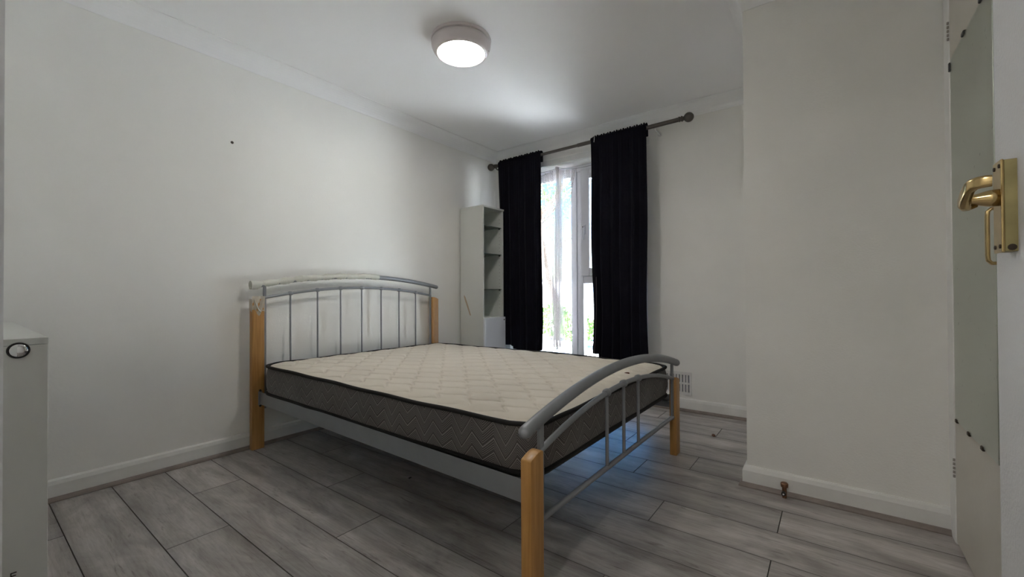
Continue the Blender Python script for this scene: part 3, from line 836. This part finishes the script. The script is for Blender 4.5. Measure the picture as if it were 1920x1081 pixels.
# reddish scrap lying on the mattress and tiny specks
def scrap(name, x, y, z, s, m, label, cat):
    bm = bmesh.new(); rnd = random.Random(int(x*1000))
    bmesh.ops.create_icosphere(bm, subdivisions=2, radius=1)
    for v in bm.verts:
        k = 1+.35*noise.noise(v.co*1.7+Vector((x*9, 0, 0)))
        v.co = Vector((v.co.x*s*k, v.co.y*s*.55*k, (v.co.z*.28*k+.28)*s))
    o = new(name, bm, m, None, True); o.location = (x, y, z); o.rotation_euler[2] = rnd.uniform(0, 3); return tag(o, label, cat)
scrap('dried_petal', 1.870, -1.295, .4805, .015, mat('red brown petal', (.09, .02, .012, 1), .9, spec=.1), 'small reddish brown scrap on the mattress by the footboard', 'scrap')
scrap('dry_leaf', 2.086, -.478, .0, .020, LEAF, 'small crumpled brown leaf on the floor near the window wall', 'leaf')
scrap('dirt_speck', 1.061, -1.959, .0, .010, BLACKM, 'tiny black speck on the floor under the bed edge', 'speck')
wn = new('wall_nail', LT([(0, .006), (.006, .006), (.008, .002), (.004, 0), (0, 0)], (0, -2.332, 1.725), 'X', 10), RUST); center_origin(wn, (0, -2.332, 1.725))
tag(wn, 'small dark nail head alone on the left wall', 'nail')

# ------------------------------------------------------------------ ceiling light
cl = empty('ceiling_light', (1.081, -1.618, H), 'round white flush ceiling light, switched on', 'ceiling light')
c = (1.081, -1.618, H)
o = part('base_ring', LT([(0, 0), (.160, 0), (.162, -.006), (.160, -.016), (.150, -.018), (0, -.018)], c, seg=72), LAMPP, cl); autosmooth(o)
o = part('bezel', LT([(.150, -.018), (.157, -.022), (.159, -.032), (.157, -.045), (.150, -.062), (.140, -.074), (.133, -.079), (.128, -.079), (.127, -.072), (.127, -.03)], c, seg=72), LAMPP, cl); autosmooth(o, 50)
o = part('diffuser', LT([(0, -.090), (.05, -.0885), (.09, -.085), (.118, -.079), (.1265, -.072), (.1265, -.055)], c, seg=64), GLOW, cl, 'glowing round diffuser', smooth=True)
part('screw', LT([(0, -.004), (.004, -.004), (.004, 0)], (c[0]+.122, c[1]+.085, H-.062), 'Z', 10), CHROME, cl)
hl = empty('hall_fill_light', (2.3, -4.2, H), 'added fill light on the hall ceiling, unseen behind the camera', 'ceiling light')  # added unseen lamp, front fill for the room through the doorway
part('bezel', LT([(0, 0), (.16, 0), (.16, -.05), (.13, -.07), (.128, -.05), (0, -.05)], (2.3, -4.2, H), seg=40), LAMPP, hl)
part('diffuser', LT([(0, -.075), (.1, -.072), (.127, -.066), (.127, -.055)], (2.3, -4.2, H), seg=40), GLOW_FILL, hl)

# ------------------------------------------------------------------ air vent
vn = empty('air_vent', (1.72, 0, .2), 'white slotted air vent low on the window wall behind the footboard', 'air vent')
vx0, vx1, vz0, vz1 = 1.605, 1.84, .118, .284
bm = bmesh.new(); yf = -.010
def vslab(x0, x1, z0, z1, yy=yf): box(bm, x0, x1, yy, -.001, z0, z1)
n = 10; bw = .022
vslab(vx0, vx1, vz0, vz0+.020); vslab(vx0, vx1, vz1-.020, vz1); vslab(vx0, vx1, .194, .208)
part('vent_frame', bm, PLASTIC, vn)
px = (vx1-vx0-.016)/10
for k in range(11):
    x = vx0+.003+k*px
    part('vent_slat', BX(x, x+px*.55, yf+.0005, -.001, vz0+.019, vz1-.019), PLASTIC, vn)
part('vent_backing', BX(vx0+.002, vx1-.002, -.0009, -.0002, vz0+.002, vz1-.002), mat('vent recess', (.30, .31, .34, 1), .8), vn)

# ------------------------------------------------------------------ capped pipe by the skirting
gp = empty('capped_pipe', (2.495, -1.135, 0), 'small capped copper pipe stub at the foot of the projecting wall', 'pipe')
o = part('pipe', TB([(2.500, -1.135, -.004), (2.500, -1.135, .050)], .0085, 16), COPPER, gp); autosmooth(o)
o = part('cap', LT([(.0085, .044), (.0135, .046), (.0145, .056), (.0145, .060), (.011, .064), (0, .065)], (2.500, -1.135, 0), 'Z', 20), COPPER, gp); autosmooth(o)
o = part('valve', LT([(0, -.016), (.006, -.016), (.0085, -.014), (.0085, 0), (0, 0)], (2.498, -1.140, .022), 'Y', 16), BLACKM, gp)
part('valve_pin', LT([(0, -.018), (.0035, -.018), (.0035, -.014)], (2.498, -1.140, .022), 'Y', 12), CHROME, gp)

# ------------------------------------------------------------------ cupboard door with mirror (right wall)
d2 = empty('door_2', (XR, -1.5, 0), 'cream built-in cupboard door with a tall mirror', kind='structure')
struct('trim_7', BX(XR-.012, XR+.001, -1.178, YC, 0, 2.20, .003), GLOSS, label='white gloss frame post beside the cupboard door')
struct('trim_8', BX(XR-.012, XR+.001, -1.95, -1.86, 0, 2.20, .003), GLOSS, label='white gloss frame post on the near side of the cupboard')
part('door_leaf', BX(XR-.010, XR-.0005, -1.857, -1.182, .012, 2.16, .002), DOORP, d2)
for z in (1.785, .265):
    bm = bmesh.new()
    for k in range(5): tube(bm, [(XR-.014, -1.181, z-.034+k*.014), (XR-.014, -1.181, z-.034+k*.014+.009)], .0032, 8)
    part('hinge', bm, mat('painted hinge', (.32, .29, .27, 1), .6) if z == 1.785 else bpy.data.materials['painted hinge'], d2)
MY0, MY1, MZ0, MZ1 = -1.69, -1.212, .438, 1.668
mr = part('mirror', BX(XR-.0145, XR-.0105, MY0, MY1, MZ0, MZ1, .0008), MIRROR, d2, 'tall frameless mirror with a greenish cast')
for y, z, sy, sz in ((MY1, 1.645, .006, .015), (-1.405, MZ1, .014, .006), (-1.60, MZ1, .014, .006)):
    part('mirror_clip', BX(XR-.019, XR-.0105, y-sy, y+sy, z-sz, z+sz, .002), BLACKM, mr)
for y in (-1.235, -1.395, -1.545):
    part('mirror_clip', BX(XR-.018, XR-.0105, y-.010, y+.010, MZ0-.006, MZ0+.006, .002), RUST, mr)
bm = bmesh.new()
hy = -1.735
pts = [(XR-.012, hy, .945), (XR-.030, hy, .945), (XR-.036, hy, .952), (XR-.037, hy, .965)]+[(XR-.037, hy, z) for z in (1.0, 1.03, 1.06)]+[(XR-.036, hy, 1.073), (XR-.030, hy, 1.080), (XR-.012, hy, 1.080)]
tube(bm, pts, .0045, 12, ry=.009, up=(0, 1, 0))
part('pull_handle', bm, BRASS, d2, 'brass D shaped pull', smooth=True)

# ------------------------------------------------------------------ room door, standing open at the right edge
d1 = empty('door_1', (2.91, -3.1, 0), 'white room door standing open at the right edge of the view', kind='structure')
DXf = 2.888; DY1 = -2.246; DY0 = -3.145
lf = part('door_leaf', BX(DXf, DXf+.040, DY0, DY1, .010, 2.0, .002, 2), DOORW, d1)
bm = bmesh.new()
for z in (.25, 1.0, 1.75): tube(bm, [(DXf+.046, DY0-.004, z-.04), (DXf+.046, DY0-.004, z+.04)], .006, 10)
part('hinge', bm, BRASSD, d1)
pz = 1.004; py0, py1 = -2.352, -2.314
part('lock_case', BX(DXf-.0135, DXf+.001, py0+.0008, py1-.0008, pz-.068, pz+.067, .0010), BRASSD, d1, 'deep brass packing behind the handle plate')
bm = bmesh.new()
box(bm, DXf-.0165, DXf-.0130, py0, py1, pz-.069, pz+.068, .0012, 2)
plate = part('handle_plate', bm, BRASS, d1, 'brass lever plate with four screws')
for yy in (py0+.007, py1-.007):
    for zz in (pz-.060, pz+.059):
        o = part('screw', LT([(0, -.0012), (.003, -.001), (.0032, 0)], (DXf-.0165, yy, zz), 'X', 12), RUST, plate)
# lower keep screw on the near side of the case
part('screw', LT([(0, -.0018), (.0045, -.0012), (.0048, 0)], (DXf-.006, py0, pz-.062), 'Y', 12), RUST, plate)
bm = bmesh.new()
ny, nz_ = -2.335, pz+.014
lathe(bm, [(.0, -.012), (.013, -.012), (.0125, .0), (.0115, .004), (.0085, .014), (.0075, .022), (.0078, .029), (0, .030)], (0, 0, 0), 'X', 24)
for v in bm.verts: v.co = Vector((DXf-.0165-.004-(v.co.x+.004), ny+v.co.y, nz_+v.co.z))
part('lever_neck', bm, BRASS, d1, 'turned brass neck of the lever', smooth=True)
bm = bmesh.new()
gx = DXf-.0165-.035
# grip: rounded flat bar rising towards the hinge side, its end turned back to the door
path = [(gx+.012, ny+.006, nz_-.004, .007, .008), (gx+.003, ny+.003, nz_-.006, .008, .010), (gx-.001, ny-.008, nz_-.004, .0075, .011), (gx-.002, ny-.024, nz_+.004, .0065, .010),
        (gx-.0015, ny-.042, nz_+.012, .006, .009), (gx+.001, ny-.051, nz_+.0150, .006, .0085), (gx+.006, ny-.056, nz_+.0160, .006, .0085), (gx+.012, ny-.058, nz_+.0165, .006, .0085), (gx+.018, ny-.059, nz_+.0165, .0055, .008)]
prev = None
for i, (x, y, z, a, b) in enumerate(path):
    p0 = Vector(path[max(i-1, 0)][:3]); p1 = Vector(path[min(i+1, len(path)-1)][:3]); t = (p1-p0).normalized()
    s = t.cross(Vector((0, 0, 1))).normalized(); u = s.cross(t)
    ring = []
    for j in range(20):
        an = 2*PI*j/20; cx_, sn = math.cos(an), math.sin(an)
        e = .6
        ring.append(bm.verts.new(Vector((x, y, z))+s*a*math.copysign(abs(cx_)**e, cx_)+u*b*math.copysign(abs(sn)**e, sn)))
    if prev:
        for j in range(20): bm.faces.new((prev[j], prev[(j+1) % 20], ring[(j+1) % 20], ring[j]))
    else: bm.faces.new(ring[::-1])
    prev = ring
bm.faces.new(prev)
bmesh.ops.recalc_face_normals(bm, faces=bm.faces)
lv = part('lever_handle', bm, BRASS, d1, 'polished brass lever grip'); autosmooth(lv, 50)

# doorway lining
struct('trim_9', BX(OX0-.06, OX0+.002, YN-.12, YN+.0075, 0, 2.03, .003), DOORW, label='white door lining at the left edge of the view')
struct('trim_10', BX(OX1+.001, OX1+.045, YN-.12, DY0-.008, 0, 2.03, .003), DOORW, label='white door lining behind the open door')
struct('trim_11', BX(OX0-.06, OX1+.045, YN-.12, YN+.006, 2.03, 2.09, .003), DOORW, label='white head of the door lining')
kp = new('strike_plate', BX(OX0+.0021, OX0+.0035, YN-.028, YN-.002, .80, .872, .0005), RUST); kp['kind'] = 'structure'; kp['label'] = 'dark strike plate on the left door lining'

# ------------------------------------------------------------------ low white cabinet on the left
lc = empty('low_cabinet', (.6, -3.19, 0), 'low pale grey cabinet with a round black-ringed knob at the left edge', 'cabinet')
LX1, LY1, LZ = 1.10, -3.131, .774
part('body', BX(.035, LX1-.016, YN+.001, LY1-.016, .0, LZ-.016, .001), CAB2, lc)
part('top_panel', BX(.032, LX1, YN+.001, LY1, LZ-.016, LZ, .001), WHITE, lc)
part('end_panel', BX(LX1-.016, LX1-.0005, YN+.001, LY1-.0005, .0, LZ-.0165, .001), CAB2, lc)
for i in range(2):
    x0 = .036+i*.524; part('cabinet_door', BX(x0, x0+.520, LY1-.016, LY1-.002, .05, LZ-.018, .001), CAB2, lc)
kb = part('knob', LT([(0, .009), (.008, .0085), (.0145, .006), (.0165, .002), (.0165, 0)], (LX1-.0005, -3.181, .746), 'X', 28), CHROME, lc, 'round shiny knob with a black ring', smooth=True)
part('knob_ring', LT([(.0165, 0), (.0168, .004), (.019, .004), (.0195, 0)], (LX1-.0005, -3.181, .746), 'X', 32), BLACKM, kb)
bm = bmesh.new()
yb, zb_ = -3.188, .210
box(bm, LX1-.0005, LX1+.001, yb-.004, yb-.002, zb_-.03, zb_+.006)
for q, L in ((.005, .010), (-.002, .009), (-.010, .008)): box(bm, LX1-.0005, LX1+.001, yb-.004, yb-.004+L, zb_+q-.001, zb_+q+.001)
part('bracket', bm, RUST, lc, 'small dark bracket near the foot')

# ------------------------------------------------------------------ outside
struct('ground', BX(-45, 20, T, 60, -.5, -.25), PAVE, label='pale paving outside the window')
def tree(name, x, y, h, seed, label, spread=1.0, leaves=260):
    rnd = random.Random(seed)
    root = empty(name, (x, y, -.25), label, 'tree', 'trees outside the window')
    bm = bmesh.new(); tips = []
    def grow(p, d, L, r, lvl):
        n = 5; pts, rs = [p.copy()], [r]
        for i in range(n):
            d = (d+Vector((rnd.uniform(-.18, .18), rnd.uniform(-.18, .18), rnd.uniform(-.03, .12)))).normalized()
            p = p+d*L/n; pts.append(p.copy()); rs.append(r*(1-.55*(i+1)/n))
        tube(bm, pts, rs, 7 if lvl < 2 else 5)
        if lvl >= 3: tips.append(p.copy()); return
        for k in range(4 if lvl else 7):
            q = pts[rnd.randint(2, n)] if lvl else pts[rnd.randint(2, n)]
            a = rnd.uniform(0, 2*PI); dd = (d*rnd.uniform(.3, .9)+Vector((math.cos(a), math.sin(a), rnd.uniform(0, .7)))*spread).normalized()
            grow(q, dd, L*rnd.uniform(.45, .7), r*.42, lvl+1)
    grow(Vector((x, y, -.25)), Vector((0, 0, 1)), h*.55, .16, 0)
    part('trunk', bm, BARK, root)
    bm = bmesh.new()
    for i in range(leaves):
        t = rnd.choice(tips)+Vector((rnd.gauss(0, .25), rnd.gauss(0, .25), rnd.gauss(0, .25)))
        a = Vector((rnd.gauss(0, 1), rnd.gauss(0, 1), rnd.gauss(0, 1))).normalized(); b = a.orthogonal().normalized(); s = rnd.uniform(.04, .09)
        bm.faces.new([bm.verts.new(t+a*s), bm.verts.new(t+b*s*.5), bm.verts.new(t-a*s), bm.verts.new(t-b*s*.5)])
    f = part('foliage', bm, FOLI, root); f['kind'] = 'stuff'
tree('tree', -4.4, 8.6, 8.0, 4, 'bare branched tree just outside seen through the net curtain', 1.0, 900)
tree('tree', -12.5, 18.5, 9.0, 9, 'taller tree with sparse leaves farther behind the first', 1.0, 1600)
def shrub(x, y, s, seed, label):
    rnd = random.Random(seed); root = empty('shrub', (x, y, -.25), label, 'shrub', 'shrubs below the window')
    bm = bmesh.new()
    for i in range(9):
        a = rnd.uniform(0, 6.28); tube(bm, [(x, y, -.25), (x+math.cos(a)*s*.4, y+math.sin(a)*s*.4, -.25+s*.9)], [.012, .004], 5)
    part('stem', bm, BARK, root)
    bm = bmesh.new()
    for i in range(900):
        v = Vector((rnd.gauss(0, 1), rnd.gauss(0, 1), rnd.gauss(0, 1))).normalized()*rnd.uniform(.45, 1)**.5*s*.6
        t = Vector((x, y, -.25+s*.62))+Vector((v.x, v.y, v.z*.95))
        a = Vector((rnd.gauss(0, 1), rnd.gauss(0, 1), rnd.gauss(0, 1))).normalized(); b = a.orthogonal().normalized(); q = rnd.uniform(.03, .06)
        bm.faces.new([bm.verts.new(t+a*q), bm.verts.new(t+b*q*.55), bm.verts.new(t-a*q), bm.verts.new(t-b*q*.55)])
    f = part('foliage', bm, FOLI, root); f['kind'] = 'stuff'
shrub(-1.55, 4.6, .62, 1, 'bright green shrub seen through the lower right pane')
shrub(-2.75, 5.6, .72, 2, 'bright green shrub seen beside the foot of the net curtain')
hs = empty('garage', (-14, 27, -.25), 'pale garage building far beyond the paving', 'building')
part('wall', BX(-22, -8, 27, 31, -.25, 1.7), RENDERW, hs)
part('garage_door', BX(-14.6, -11.6, 26.94, 26.999, -.25, 1.5), BLUEG, hs, 'pale blue door')
part('roof', BX(-22.3, -7.7, 26.7, 31.3, 1.7, 1.95), ROOFT, hs)
fw_ = empty('garden_wall', (-8, 17, -.25), 'low white garden wall beyond the paving', 'garden wall')
bm = bmesh.new()
for r_ in range(4):
    for k in range(22):
        x = -17+k*.62+(r_ % 2)*.31
        box(bm, x, x+.60, 17, 17.2, -.25+r_*.20, -.25+r_*.20+.19, .006)
b_ = part('wall_blocks', bm, RENDERW, fw_); b_['kind'] = 'stuff'
